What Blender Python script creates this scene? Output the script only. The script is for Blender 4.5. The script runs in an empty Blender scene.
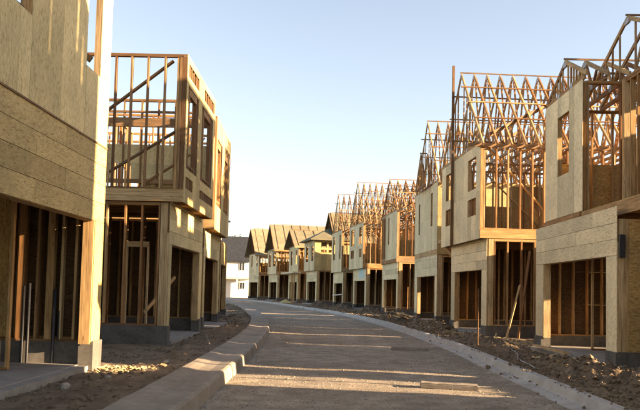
import bpy, bmesh, math, random
from mathutils import Vector, Matrix, Euler, noise
random.seed(11)
scn = bpy.context.scene
COL = scn.collection

# ------------------------------------------------------------------ camera
cam_d = bpy.data.cameras.new('camera')
cam = bpy.data.objects.new('camera', cam_d); COL.objects.link(cam); scn.camera = cam
cam_d.sensor_width = 36.0; cam_d.lens = 750.0 / 640.0 * 36.0
cam_d.shift_y = 40.0 / 640.0
cam_d.clip_start = 0.1; cam_d.clip_end = 6000
YAW, PITCH, ROLL = math.atan(15 / 750), math.atan(45 / 750), math.radians(1.35)
fw = Vector((-math.sin(YAW) * math.cos(PITCH), math.cos(YAW) * math.cos(PITCH), math.sin(PITCH)))
rt = Vector((math.cos(YAW), math.sin(YAW), 0)); up = rt.cross(fw)
R_ = rt * math.cos(ROLL) + up * math.sin(ROLL); U_ = up * math.cos(ROLL) - rt * math.sin(ROLL)
m = Matrix((R_, U_, -fw)).transposed().to_4x4(); m.translation = (0, 0, 1.6)
cam.matrix_world = m

# ------------------------------------------------------------------ sky, sun, exposure
SUN_EL, SUN_AZ = math.radians(11.0), math.radians(101.3)          # azimuth clockwise from +Y
tosun = Vector((math.sin(SUN_AZ) * math.cos(SUN_EL), math.cos(SUN_AZ) * math.cos(SUN_EL), math.sin(SUN_EL)))
w = bpy.data.worlds.new('World'); scn.world = w; w.use_nodes = True
nt = w.node_tree; nt.nodes.clear()
sky = nt.nodes.new('ShaderNodeTexSky'); sky.sky_type = 'NISHITA'; sky.sun_disc = False
sky.sun_elevation = SUN_EL; sky.sun_rotation = SUN_AZ
sky.air_density = 1.0; sky.dust_density = 1.0; sky.ozone_density = 1.3; sky.altitude = 100
bg = nt.nodes.new('ShaderNodeBackground'); bg.inputs['Strength'].default_value = 0.05
wo = nt.nodes.new('ShaderNodeOutputWorld')
hs = nt.nodes.new('ShaderNodeHueSaturation'); hs.inputs['Saturation'].default_value = 0.78
nt.links.new(sky.outputs[0], hs.inputs['Color']); nt.links.new(hs.outputs[0], bg.inputs[0]); nt.links.new(bg.outputs[0], wo.inputs[0])
sl = bpy.data.lights.new('sun', 'SUN'); sl.energy = 3.9; sl.angle = math.radians(0.5); sl.color = (1.0, 0.76, 0.47)
so = bpy.data.objects.new('sun', sl); COL.objects.link(so)
so.rotation_euler = tosun.to_track_quat('Z', 'Y').to_euler(); so.location = (60, -8, 40)
scn.view_settings.view_transform = 'Standard'; scn.view_settings.look = 'None'
scn.view_settings.gamma = 1.0; scn.view_settings.exposure = 2.95
scn.view_settings.use_curve_mapping = False
scn.view_settings.use_white_balance = True; scn.view_settings.white_balance_temperature = 7000; scn.view_settings.white_balance_tint = 17

# ------------------------------------------------------------------ materials
def new_mat(name):
    mt = bpy.data.materials.new(name); mt.use_nodes = True
    n = mt.node_tree; n.nodes.clear()
    o = n.nodes.new('ShaderNodeOutputMaterial'); b = n.nodes.new('ShaderNodeBsdfPrincipled')
    n.links.new(b.outputs[0], o.inputs[0]); b.inputs['Roughness'].default_value = 0.8
    b.inputs['Specular IOR Level'].default_value = 0.25
    return mt, n, b
def N(n, t, **kw):
    x = n.nodes.new(t)
    for k, v in kw.items():
        if k.startswith('i_'): x.inputs[k[2:].replace('_', ' ')].default_value = v
        else: setattr(x, k, v)
    return x
def ramp(n, fac, stops):
    r = n.nodes.new('ShaderNodeValToRGB'); e = r.color_ramp.elements
    while len(e) < len(stops): e.new(0.5)
    for q, (p, c) in zip(e, stops): q.position = p; q.color = (*c, 1)
    n.links.new(fac, r.inputs[0]); return r.outputs[0]
def mixc(n, mode, fac, a, b):
    x = n.nodes.new('ShaderNodeMix'); x.data_type = 'RGBA'; x.blend_type = mode
    for s, v in ((x.inputs[0], fac), (x.inputs[6], a), (x.inputs[7], b)):
        if hasattr(v, 'is_linked'): n.links.new(v, s)
        elif isinstance(v, (int, float)): s.default_value = v
        else: s.default_value = (*v, 1)
    return x.outputs[2]
def math_(n, op, a, b=None):
    x = n.nodes.new('ShaderNodeMath'); x.operation = op
    for i, v in enumerate((a, b)):
        if v is None: continue
        if hasattr(v, 'is_linked'): n.links.new(v, x.inputs[i])
        else: x.inputs[i].default_value = v
    return x.outputs[0]
def obj_coords(n, scale, rot=(0, 0, 0)):
    """object coordinates (metres, length along X) shifted by a per-object random offset"""
    tc = N(n, 'ShaderNodeTexCoord'); oi = N(n, 'ShaderNodeObjectInfo')
    mul = math_(n, 'MULTIPLY', oi.outputs['Random'], 57.0)
    cb = N(n, 'ShaderNodeCombineXYZ')
    for i in range(3): n.links.new(mul, cb.inputs[i])
    ad = N(n, 'ShaderNodeVectorMath', operation='ADD')
    n.links.new(tc.outputs['Object'], ad.inputs[0]); n.links.new(cb.outputs[0], ad.inputs[1])
    mp = N(n, 'ShaderNodeMapping'); mp.inputs['Scale'].default_value = scale; mp.inputs['Rotation'].default_value = rot
    n.links.new(ad.outputs[0], mp.inputs[0]); return mp.outputs[0], oi.outputs['Random']
def bump(n, b, h, strength, dist):
    bp = N(n, 'ShaderNodeBump'); bp.inputs['Strength'].default_value = strength; bp.inputs['Distance'].default_value = dist
    n.links.new(h, bp.inputs['Height']); n.links.new(bp.outputs[0], b.inputs['Normal'])

def lumber(name, stops, dark=0.55):
    mt, n, b = new_mat(name)
    v, rnd = obj_coords(n, (1.2, 22, 22))
    t = N(n, 'ShaderNodeTexNoise'); n.links.new(v, t.inputs['Vector']); t.inputs['Scale'].default_value = 1.6; t.inputs['Detail'].default_value = 5
    base = ramp(n, rnd, stops)
    g = ramp(n, t.outputs[0], [(0.3, (dark, dark * .93, dark * .85)), (0.62, (1.08, 1.06, 1.02))])
    c = mixc(n, 'MULTIPLY', 1.0, base, g)
    v2, _ = obj_coords(n, (2.2, 9, 9))
    k = N(n, 'ShaderNodeTexVoronoi'); n.links.new(v2, k.inputs['Vector']); k.inputs['Scale'].default_value = 1.0
    kn = ramp(n, k.outputs['Distance'], [(0.05, (0.35, .27, .2)), (0.14, (1, 1, 1))])
    c = mixc(n, 'MULTIPLY', 0.8, c, kn)
    v3, _ = obj_coords(n, (.7, 2, 2))
    st = N(n, 'ShaderNodeTexNoise'); n.links.new(v3, st.inputs['Vector']); st.inputs['Scale'].default_value = 1.4; st.inputs['Detail'].default_value = 3
    c = mixc(n, 'MULTIPLY', 0.7, c, ramp(n, st.outputs[0], [(0.35, (.62, .6, .57)), (0.55, (1, 1, 1))]))
    n.links.new(c, b.inputs['Base Color']); bump(n, b, t.outputs[0], 0.35, 0.004)
    return mt
def osb(name, pale, mid, dark, grey=0.0):
    mt, n, b = new_mat(name)
    cols = []
    for rot in (0.25, 1.35, -0.75):
        v, rnd = obj_coords(n, (15, 58, 58), (0, 0, rot))
        # rotate around the sheet normal whichever axis that is: strands differ per layer
        vo = N(n, 'ShaderNodeTexVoronoi'); n.links.new(v, vo.inputs['Vector']); vo.inputs['Scale'].default_value = 1.0
        sp = N(n, 'ShaderNodeSeparateColor'); n.links.new(vo.outputs['Color'], sp.inputs[0]); cols.append((sp.outputs[0], sp.outputs[1], vo.outputs['Distance']))
    # later layers lie over earlier ones where their own strand says so
    def mixf(fac, a, b_):
        x = n.nodes.new('ShaderNodeMix'); x.data_type = 'FLOAT'
        n.links.new(fac, x.inputs[0]); n.links.new(a, x.inputs[2]); n.links.new(b_, x.inputs[3]); return x.outputs[0]
    h = cols[0][0]
    for c0, c1, d in cols[1:]:
        h = mixf(math_(n, 'GREATER_THAN', c1, 0.55), h, c0)
    col = ramp(n, h, [(0.0, dark), (0.14, mid), (0.6, pale), (0.93, tuple(min(1, q * 1.12) for q in pale)), (1.0, mid)])
    v2, rnd = obj_coords(n, (1, 1, 1))
    ns = N(n, 'ShaderNodeTexNoise'); n.links.new(v2, ns.inputs['Vector']); ns.inputs['Scale'].default_value = 1.3; ns.inputs['Detail'].default_value = 4
    col = mixc(n, 'MULTIPLY', 0.85, col, ramp(n, ns.outputs[0], [(0.3, (.8, .8, .78)), (0.65, (1.06, 1.04, 1.0))]))
    col = mixc(n, 'MULTIPLY', 1.0, col, ramp(n, rnd, [(0.0, (.76, .75, .71)), (0.35, (.93, .92, .88)), (0.7, (1, 1, .98)), (1.0, (1.1, 1.06, 1.0))]))
    n.links.new(col, b.inputs['Base Color']); b.inputs['Roughness'].default_value = 0.8
    bump(n, b, h, 0.4, 0.004)
    return mt
def simple(name, c1, c2, scale=6, rough=0.85, bmp=0.3, dist=0.01, coords='Object', detail=6, spec=0.25):
    mt, n, b = new_mat(name)
    tc = N(n, 'ShaderNodeTexCoord')
    t = N(n, 'ShaderNodeTexNoise'); n.links.new(tc.outputs[coords], t.inputs['Vector']); t.inputs['Scale'].default_value = scale; t.inputs['Detail'].default_value = detail
    t2 = N(n, 'ShaderNodeTexNoise'); n.links.new(tc.outputs[coords], t2.inputs['Vector']); t2.inputs['Scale'].default_value = scale * 7; t2.inputs['Detail'].default_value = 4
    a = math_(n, 'MULTIPLY_ADD', t2.outputs[0], 0.4); n.nodes[-1].inputs[2].default_value = 0.0
    s = math_(n, 'ADD', math_(n, 'MULTIPLY', t.outputs[0], 0.62), math_(n, 'MULTIPLY', t2.outputs[0], 0.38))
    n.links.new(ramp(n, s, [(0.33, c1), (0.66, c2)]), b.inputs['Base Color'])
    b.inputs['Roughness'].default_value = rough; b.inputs['Specular IOR Level'].default_value = spec
    if bmp: bump(n, b, s, bmp, dist)
    return mt

M = {}
M['lum'] = lumber('fir_lumber', [(0, (.24, .115, .045)), (.2, (.36, .19, .075)), (.4, (.47, .28, .115)), (.6, (.55, .37, .18)), (.8, (.40, .29, .165)), (.9, (.33, .16, .065)), (1, (.50, .33, .15))])
M['lumd'] = lumber('weathered_lumber', [(0, (.17, .088, .04)), (.4, (.25, .14, .066)), (.75, (.32, .2, .10)), (1, (.20, .13, .08))])
M['luml'] = lumber('pale_lumber', [(0, (.52, .36, .18)), (.5, (.6, .45, .25)), (1, (.48, .30, .13))])
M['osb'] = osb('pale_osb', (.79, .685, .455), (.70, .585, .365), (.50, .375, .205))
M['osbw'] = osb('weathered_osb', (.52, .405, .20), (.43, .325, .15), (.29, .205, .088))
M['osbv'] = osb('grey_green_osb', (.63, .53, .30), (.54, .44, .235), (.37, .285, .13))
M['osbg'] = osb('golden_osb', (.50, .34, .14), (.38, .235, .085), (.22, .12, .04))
M['osb_shade'] = osb('shaded_osb', (.15, .086, .04), (.105, .06, .027), (.055, .032, .014))  # board colour darkened to stand in for shade inside the garages
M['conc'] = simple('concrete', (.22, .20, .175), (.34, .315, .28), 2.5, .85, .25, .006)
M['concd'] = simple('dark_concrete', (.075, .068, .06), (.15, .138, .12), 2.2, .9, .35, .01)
M['curb'] = simple('curb_concrete', (.19, .16, .125), (.33, .285, .23), 1.1, .85, .3, .006)
M['curbr'] = simple('pale_curb_concrete', (.30, .28, .25), (.47, .45, .41), 1.8, .85, .3, .006)
M['dirt'] = simple('dirt', (.09, .062, .038), (.22, .162, .104), 1.3, .95, .8, .04)
M['clod'] = simple('clod', (.10, .07, .044), (.23, .17, .11), 5, .95, .6, .02)
mt, n, b = new_mat('road_base'); tc = N(n, 'ShaderNodeTexCoord'); lay = []
for sc_, det in ((.35, 3), (2.4, 5), (22, 4), (95, 2)):
    t = N(n, 'ShaderNodeTexNoise'); n.links.new(tc.outputs['Object'], t.inputs['Vector']); t.inputs['Scale'].default_value = sc_; t.inputs['Detail'].default_value = det; lay.append(t.outputs[0])
hgt = math_(n, 'ADD', math_(n, 'MULTIPLY', lay[1], .35), math_(n, 'ADD', math_(n, 'MULTIPLY', lay[2], .4), math_(n, 'MULTIPLY', lay[3], .25)))
c = ramp(n, hgt, [(.36, (.155, .128, .098)), (.5, (.29, .245, .19)), (.62, (.45, .39, .31))])
c = mixc(n, 'MULTIPLY', .9, c, ramp(n, lay[0], [(.35, (.78, .76, .73)), (.62, (1.08, 1.07, 1.05))]))
wa = N(n, 'ShaderNodeAttribute', attribute_name='wear'); c = mixc(n, 'MIX', math_(n, 'MULTIPLY', wa.outputs['Fac'], .55), c, (.36, .295, .215))
n.links.new(c, b.inputs['Base Color']); b.inputs['Roughness'].default_value = .95; bump(n, b, hgt, 1.0, .035); M['road'] = mt
M['stone'] = simple('stone', (.15, .125, .10), (.42, .37, .30), 3, .9, .3, .01)
M['chip'] = simple('wood_chip', (.42, .30, .15), (.62, .47, .26), 4, .8, 0)
M['black'] = simple('black_plastic', (.018, .019, .022), (.035, .037, .042), 6, .45, .1, .002, spec=.5)
M['steel'] = simple('dull_steel', (.22, .22, .22), (.34, .34, .33), 8, .5, .1, .002, spec=.5)
M['siding'] = simple('white_siding', (.72, .72, .70), (.80, .80, .78), 1.2, .7, .1, .003)
M['trim'] = simple('cream_trim', (.62, .54, .36), (.72, .63, .44), 2, .7, .1, .003)
M['shingle'] = simple('dark_shingle', (.016, .019, .024), (.036, .041, .05), 3, .9, .5, .01)
M['roofosb'] = osb('roof_osb', (.215, .195, .13), (.17, .152, .10), (.11, .095, .06))
M['wrap'] = simple('blue_wrap', (.36, .52, .52), (.46, .6, .58), 2, .6, .1, .002)
M['straw'] = simple('straw', (.45, .36, .14), (.6, .5, .22), 5, .9, .6, .02)
M['foil'] = simple('far_foliage', (.05, .065, .03), (.10, .115, .05), 3, .9, .5, .02)
g_, n_, b_ = new_mat('window_glass'); b_.inputs['Base Color'].default_value = (.02, .025, .03, 1); b_.inputs['Roughness'].default_value = .08; b_.inputs['Specular IOR Level'].default_value = .6
M['glass'] = g_
g_, n_, b_ = new_mat('warning_tape'); b_.inputs['Base Color'].default_value = (.62, .58, .5, 1); M['tape'] = g_

# ------------------------------------------------------------------ builders
def tag(o, label=None, cat=None, group=None, kind=None):
    if label: o['label'] = label
    if cat: o['category'] = cat
    if group: o['group'] = group
    if kind: o['kind'] = kind
    return o
_cache = {}
def box_mesh(l, a, b, mat):
    k = (round(l, 2), round(a, 3), round(b, 3), mat)
    if k in _cache: return _cache[k]
    l, a, b = max(k[0], .01) / 2, k[1] / 2, k[2] / 2
    vs = [(x, y, z) for x in (-l, l) for y in (-a, a) for z in (-b, b)]
    fs = [(0, 1, 3, 2), (4, 6, 7, 5), (0, 4, 5, 1), (2, 3, 7, 6), (0, 2, 6, 4), (1, 5, 7, 3)]
    me = bpy.data.meshes.new('box'); me.from_pydata(vs, [], fs); me.materials.append(M[mat]); _cache[k] = me
    return me
def mesh_obj(name, vs, fs, mat, parent=None, smooth=False):
    me = bpy.data.meshes.new(name); me.from_pydata(vs, [], fs); me.materials.append(M[mat]); me.update()
    if smooth:
        for p in me.polygons: p.use_smooth = True
    o = bpy.data.objects.new(name, me); COL.objects.link(o); o.parent = parent
    return o
class House:
    """local frame: y = along the street (u), x = side * distance behind the street face (v), z up"""
    def __init__(s, name, loc, heading, side, label, cat='house', group=None):
        s.root = bpy.data.objects.new(name, None); COL.objects.link(s.root)
        s.root.location = (loc[0], loc[1], 0); s.root.rotation_euler = (0, 0, math.radians(heading)); s.s = side
        tag(s.root, label, cat, group); s.rng = random.Random(hash((round(loc[1] * 10), side)) & 0xffff)
    def P(s, u, v, z): return Vector((s.s * v, u, z))
    def put(s, name, me, X, Y, Z, c, jit=True):
        o = bpy.data.objects.new(name, me); COL.objects.link(o); o.parent = s.root
        mt = Matrix((X, Y, Z)).transposed().to_4x4(); mt.translation = c
        r = s.rng
        if jit:
            mt.translation = c + Vector((r.uniform(-.002, .002), r.uniform(-.002, .002), 0))
            mt = mt @ Matrix.Diagonal((1, 1 + r.uniform(-.02, .02), 1 + r.uniform(-.02, .02), 1))
        o.matrix_local = mt; return o
    def box(s, name, u0, u1, v0, v1, z0, z1, mat='lum', jit=True):
        c = s.P((u0 + u1) / 2, (v0 + v1) / 2, (z0 + z1) / 2)
        d = {'u': abs(u1 - u0), 'v': abs(v1 - v0), 'z': abs(z1 - z0)}
        ax = {'u': Vector((0, 1, 0)), 'v': Vector((1, 0, 0)), 'z': Vector((0, 0, 1))}
        k = sorted(d, key=lambda q: -d[q])
        X, Y = ax[k[0]], ax[k[1]]; Z = X.cross(Y)
        return s.put(name, box_mesh(d[k[0]], d[k[1]], d[k[2]], mat), X, Y, Z, c, jit)
    def beam(s, name, p, q, a, b, mat='lum', upv=(0, 0, 1)):
        p, q = s.P(*p), s.P(*q); X = (q - p); l = X.length; X.normalize()
        Y = Vector(upv).cross(X)
        if Y.length < .05: Y = Vector((1, 0, 0)).cross(X)
        Y.normalize(); Z = X.cross(Y)
        return s.put(name, box_mesh(l, a, b, mat), X, Y, Z, (p + q) / 2)
    # a wall of studs; axis 'u' runs along the street at depth c, axis 'v' runs back from it at u = c
    def wall(s, axis, c, a0, a1, z0, z1, sp=.49, depth=.14, mat='lum', openings=(), tops=2, skip=()):
        def B(name, p0, p1, q0, q1, zz0, zz1, mt=mat):
            if axis == 'u': return s.box(name, p0, p1, q0, q1, zz0, zz1, mt)
            return s.box(name, q0, q1, p0, p1, zz0, zz1, mt)
        B('sole_plate', a0, a1, c, c + depth, z0, z0 + .04)
        for i in range(tops): B('top_plate', a0, a1, c + .001 * i, c + depth, z1 - .042 * (i + 1), z1 - .042 * i - .002)
        zt = z1 - .042 * tops - .002
        n = max(1, round((a1 - a0) / sp))
        for i in range(n + 1):
            a = a0 + (a1 - a0 - .05) * i / n + (s.rng.uniform(-.02, .02) if 0 < i < n else 0)
            hit = [o for o in openings if o[0] - .03 < a < o[1] - .01]
            if not hit: B('stud', a, a + .05, c + .002, c + depth - .002, z0 + .04, zt)
            else:
                o = hit[0]
                if o[2] > z0 + .2: B('stud', a, a + .05, c + .002, c + depth - .002, z0 + .04, o[2] - .045)
                if o[3] < zt - .35: B('stud', a, a + .05, c + .002, c + depth - .002, o[3] + .25, zt)
        for o in openings:
            B('trimmer_stud', o[0] - .045, o[0] - .004, c + .003, c + depth - .003, z0 + .04, zt)
            B('trimmer_stud', o[1] + .004, o[1] + .045, c + .003, c + depth - .003, z0 + .04, zt)
            if o[2] > z0 + .1: B('window_sill', o[0], o[1], c, c + depth, o[2] - .045, o[2] - .003)
            if o[3] < zt - .1: B('header', o[0], o[1], c + .01, c + depth - .01, o[3] + .003, min(zt, o[3] + .24))
    # sheets of board on a plane, cut round openings; n = outward offset sign along the normal axis
    def sheath(s, axis, c, a0, a1, z0, z1, mat='osb', openings=(), out=-1, sw=2.44, sh=1.22, name='sheathing_board', stagger=True):
        ys = sorted({z0, z1, *[o[2] for o in openings], *[o[3] for o in openings]})
        ys = [y for y in ys if z0 - 1e-6 <= y <= z1 + 1e-6]
        rects = []
        if sh > 2.5:                                   # full-height sheets: cut at the openings' sides instead
            xe = sorted({a0, a1, *[min(max(o[0], a0), a1) for o in openings], *[min(max(o[1], a0), a1) for o in openings]})
            for p0, p1 in zip(xe, xe[1:]):
                pm = (p0 + p1) / 2; y = z0
                for o in sorted([o for o in openings if o[0] < pm < o[1]], key=lambda q: q[2]):
                    if o[2] > y + .01: rects.append((p0, p1, y, min(o[2], z1)))
                    y = max(y, o[3])
                if y < z1 - .01: rects.append((p0, p1, y, z1))
        for y0, y1 in zip(ys, ys[1:]) if sh <= 2.5 else ():
            ym = (y0 + y1) / 2; cuts = [(o[0], o[1]) for o in openings if o[2] < ym < o[3]]
            a = a0
            for o0, o1 in sorted(cuts):
                if o0 > a + .01: rects.append((a, min(o0, a1), y0, y1))
                a = max(a, o1)
            if a < a1 - .01: rects.append((a, a1, y0, y1))
        k = 0
        for (p0, p1, y0, y1) in rects:
            ny = max(1, math.ceil((y1 - y0) / sh - .25))
            for j in range(ny):
                k += 1; yy0 = y0 + (y1 - y0) * j / ny; yy1 = y0 + (y1 - y0) * (j + 1) / ny
                x = p0; first = stagger and k % 2
                while x < p1 - .01:
                    x2 = min(p1, x + (sw * .55 if first else sw)); first = False
                    if p1 - x2 < .25: x2 = p1
                    g = .001 if out > 0 else .0045; t = .013 + s.rng.uniform(0, .004)
                    q0, q1 = (c, c + out * t)
                    if axis == 'u': s.box(name, x + g, x2 - g, min(q0, q1), max(q0, q1), yy0 + g, yy1 - g, mat, False)
                    elif axis == 'v': s.box(name, min(q0, q1), max(q0, q1), x + g, x2 - g, yy0 + g, yy1 - g, mat, False)
                    x = x2
    def deck(s, u0, u1, v0, v1, z, mat='osbg', name='floor_board'):
        nu = max(1, round((u1 - u0) / 2.44)); nv = max(1, round((v1 - v0) / 1.22))
        for i in range(nu):
            for j in range(nv):
                s.box(name, u0 + (u1 - u0) * i / nu + .002, u0 + (u1 - u0) * (i + 1) / nu - .002, v0 + (v1 - v0) * j / nv + .002, v0 + (v1 - v0) * (j + 1) / nv - .002, z, z + .02 + s.rng.uniform(0, .003), mat, False)
    def joists(s, u0, u1, v0, v1, z0, z1, sp=.41, mat='lum'):
        n = round((u1 - u0) / sp)
        for i in range(n + 1):
            a = u0 + (u1 - u0 - .045) * i / n
            s.box('joist', a, a + .045, v0, v1, z0, z1, mat)
    def trusses(s, u0, u1, v0, v1, zb, rise, sp=.58, mat='lum', gable=True, over=.25, braces=True, webs=True, plates=False):
        um = (u0 + u1) / 2; half = (u1 - u0) / 2; n = max(1, round((v1 - v0) / sp)); T = .05; D = .115
        sl = rise / half
        for i in range(n + 1):
            v = v0 + (v1 - v0) * i / n
            s.box('bottom_chord', u0, u1, v - T / 2, v + T / 2, zb, zb + D, mat)
            for sg in (-1, 1):
                s.beam('top_chord', (um + sg * (half + over), v, zb + D + D * .5 - over * sl), (um, v, zb + D * 1.5 + rise - .02 * (sg > 0)), T, D, mat, (1, 0, 0) if False else (0, 0, 1))
                if i == 0 and gable:
                    for q in (.14, .28, .42, .56, .7, .85):
                        uu = um + sg * half * (1 - q); s.box('gable_stud', uu - .02, uu + .02, v - T / 2 + .002, v + T / 2 - .002, zb + D, zb + D + rise * q + .02, mat)
                elif webs:
                    s.beam('web', (um + sg * half * .33, v, zb + D), (um + sg * half * .05, v, zb + D + rise * .94), T - .004, .09, mat)
                    s.beam('web', (um + sg * half * .36, v, zb + D), (um + sg * half * .55, v, zb + D + rise * .45), T - .004, .09, mat)
            if plates:
                s.box('connector_plate', um - .13, um + .13, v - T / 2 - .003, v + T / 2 + .003, zb + D * 1.1 + rise - .12, zb + D * 1.1 + rise + .02, 'steel', False)
                for sg in (-1, 1): s.box('connector_plate', um + sg * half * .34 - .09, um + sg * half * .34 + .09, v - T / 2 - .003, v + T / 2 + .003, zb + .01, zb + D + .06, 'steel', False)
        s.box('ridge_brace', um - .02, um + .02, v0 - .05, v1, zb + rise + D * 1.5 + .05, zb + rise + D * 1.5 + .10, 'lumd')
        if braces:
            for k, q in enumerate((.28, .52, .76)):
                for sg in (-1, 1):
                    uu = um + sg * half * (1 - q); off = .07
                    s.box('lateral_brace', uu - .045 + sg * .03, uu + .045 + sg * .03, v0 - .1 * k, v1 - .4 * ((k + (sg > 0)) % 2), zb + D + rise * q + off + .03, zb + D + rise * q + off + .07, 'lumd' if k != 1 else mat)
            s.beam('diagonal_brace', (um - half * .12, v0 + (v1 - v0) * .55, zb + rise * .93), (um - half * .9, v0 + .4, zb + rise * .12), .04, .14, 'lumd')

def ground_floor(H, L, D, zf, head, o0, o1, mat='osb', near='open', near_v=9, stem=.45, sp=.49, rear_slot=None, wrap=False, apron=.5, corner='lum'):
    """garage bay: stem walls, slab, framed walls, header band with sheathing over a wide opening"""
    # concrete
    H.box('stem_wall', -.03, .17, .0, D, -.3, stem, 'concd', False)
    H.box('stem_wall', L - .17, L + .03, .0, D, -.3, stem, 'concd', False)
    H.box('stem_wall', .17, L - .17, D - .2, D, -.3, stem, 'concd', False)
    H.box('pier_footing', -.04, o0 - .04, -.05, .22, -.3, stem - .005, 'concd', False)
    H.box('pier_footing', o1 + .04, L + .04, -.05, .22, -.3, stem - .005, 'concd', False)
    H.box('garage_slab', .17, L - .17, .221, D - .2, -.3, .13, 'conc', False)
    H.box('apron_slab', o0 - .035, o1 + .035, -apron, .219, -.3, .115, 'conc', False)
    zt = zf - .34
    # walls
    H.wall('v', 0, .26, D - .16, stem, zt, sp, .14, 'lum')
    H.wall('v', L - .14, .26, D - .16, stem, zt, .41, .14, 'lum')
    H.wall('v', o1 - 1.15, 1.0, 4.4, .14, zt, .55, .09, 'lum')
    H.sheath('v', L, .02, D, stem - .05, zt, 'osb_shade', out=1)
    if rear_slot: H.sheath('u', D, 0, L, stem - .05, zf + .1, 'osbw', [(rear_slot[0], rear_slot[1], stem - .05, zt - .02)], out=1)  # slot added in the unseen rear wall to throw a sun streak outside
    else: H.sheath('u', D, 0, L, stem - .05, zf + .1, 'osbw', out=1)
    ops = [(rear_slot[0], rear_slot[1], stem, zt - .1)] if rear_slot else []
    H.wall('u', D - .14, .2, L - .2, stem, zt, .6, .14, 'lum', ops)
    if not rear_slot or rear_slot[1] - rear_slot[0] < .3:
        H.wall('u', D * .55, .2, L - .2, .14, zt, .6, .09, 'lum')
        H.sheath('u', D * .55 + .09, .2, L - .2, .14, zt, 'osb_shade', out=1)
    if near == 'sheath': H.sheath('v', 0, .24, near_v, stem - .05, zt, 'osbg', out=-1)
    # street face
    for (p0, p1) in ((0, o0), (o1, L)):
        for k in range(max(1, round((p1 - p0) / .16))):
            a = p0 + (p1 - p0 - .05) * k / max(1, round((p1 - p0) / .16) - 1) if round((p1 - p0) / .16) > 1 else p0
            H.box('pier_stud', a, a + .045, .003, .14, stem, head + .3, 'luml')
    H.box('corner_post', -.005, .045, .145, .24, stem, zt, 'luml'); H.box('corner_post', -.004, .04, .05, .142, stem, zt, 'luml')
    H.box('jamb_board', o0 - .004, o0 + .035, .0, .2, stem * .9, head, 'luml'); H.box('jamb_board', o1 - .035, o1 + .004, .0, .2, stem * .9, head, 'luml')
    H.box('header_beam', .05, L - .05, .005, .135, head + .04, head + .42, 'lum'); H.box('header_trim', o0 + .04, o1 - .04, .006, .19, head - .005, head + .035, 'luml')
    H.wall('u', 0, .05, L - .05, head + .42, zt, .5, .13, 'lum', tops=1)
    H.sheath('u', 0, 0, o0, stem - .03, head, mat, sw=1.3, sh=2.6); H.sheath('u', 0, o1, L, stem - .03, head, mat, sw=1.3, sh=2.6)
    H.sheath('u', 0, 0, L, head, zf - .06, mat, sh=.42, sw=2.7)
    if wrap: H.box('wrap_sheet', L * .15, L * .55, -.02, -.017, head + .2, zf - .2, 'wrap', False)

def floor_plate(H, u0, u1, D, ov, zf, rim='lum'):
    H.joists(u0 + .06, u1 - .06, -ov + .05, D, zf - .32, zf - .01, .41)
    H.box('rim_joist', u0, u0 + .05, -ov, D, zf - .32, zf - .01, rim); H.box('rim_joist', u1 - .05, u1, -ov, D, zf - .32, zf - .01, rim)
    H.box('rim_joist', u0 + .05, u1 - .05, -ov, -ov + .045, zf - .32, zf - .01, rim)
    H.deck(u0, u1, -ov, D, zf - .008)

def upper(H, u0, u1, D, ov, zf, zt, wins, mat='osb', near='open', far='sheath', rear='sheath', sp=.45, skirt=.34, inner=True, near_wins=(), brace=True, bare=None):
    z0 = zf + .018; v0 = -ov
    H.wall('u', v0, u0, u1, z0, zt, .42, .12, 'lum', wins)
    H.sheath('u', v0, u0, u1, zf - skirt, zt, mat, list(wins) + list(bare or []), sw=1.22, sh=2.6)
    H.wall('v', u0, v0 + .13, D - .13, z0, zt, sp, .12, 'lum', near_wins)
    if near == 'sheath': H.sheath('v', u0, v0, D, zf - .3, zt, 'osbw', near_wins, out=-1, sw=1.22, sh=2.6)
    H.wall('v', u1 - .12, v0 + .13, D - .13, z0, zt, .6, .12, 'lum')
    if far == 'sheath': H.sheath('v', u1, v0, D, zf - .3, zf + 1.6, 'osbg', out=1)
    H.wall('u', D - .12, u0 + .13, u1 - .13, z0, zt, .6, .12, 'lum')
    if rear == 'sheath': H.sheath('u', D, u0, u1, zf + .1, zt, 'osbw', out=1)
    if inner:
        um = u0 + (u1 - u0) * .52
        H.wall('v', um, v0 + .6, D * .8, z0, zt - .15, .4, .09, 'lum')
        H.sheath('v', um + .09, D * .3, D * .8, z0, zf + 1.25, 'osbg', out=1)
        H.beam('diagonal_brace', (um - .05, v0 + .8, zt - .3), (um - .05, v0 + 3.6, z0 + .2), .1, .04, 'luml')
        H.wall('u', D * .42, u0 + .3, um - .1, z0, zt - .15, .45, .09, 'lum', [(u0 + .9, u0 + 1.7, z0, zf + 2.1)])
    if brace and near == 'open':
        H.beam('diagonal_brace', (u0 + .16, v0 + .3, zt - .1), (u0 + .16, v0 + 2.9, z0 + .3), .14, .04, 'lum')
        H.beam('diagonal_brace', (u0 + .30, v0 + 1.1, zt - .3), (u0 + .9, v0 + 2.6, z0 + .6), .04, .1, 'lumd')

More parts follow.
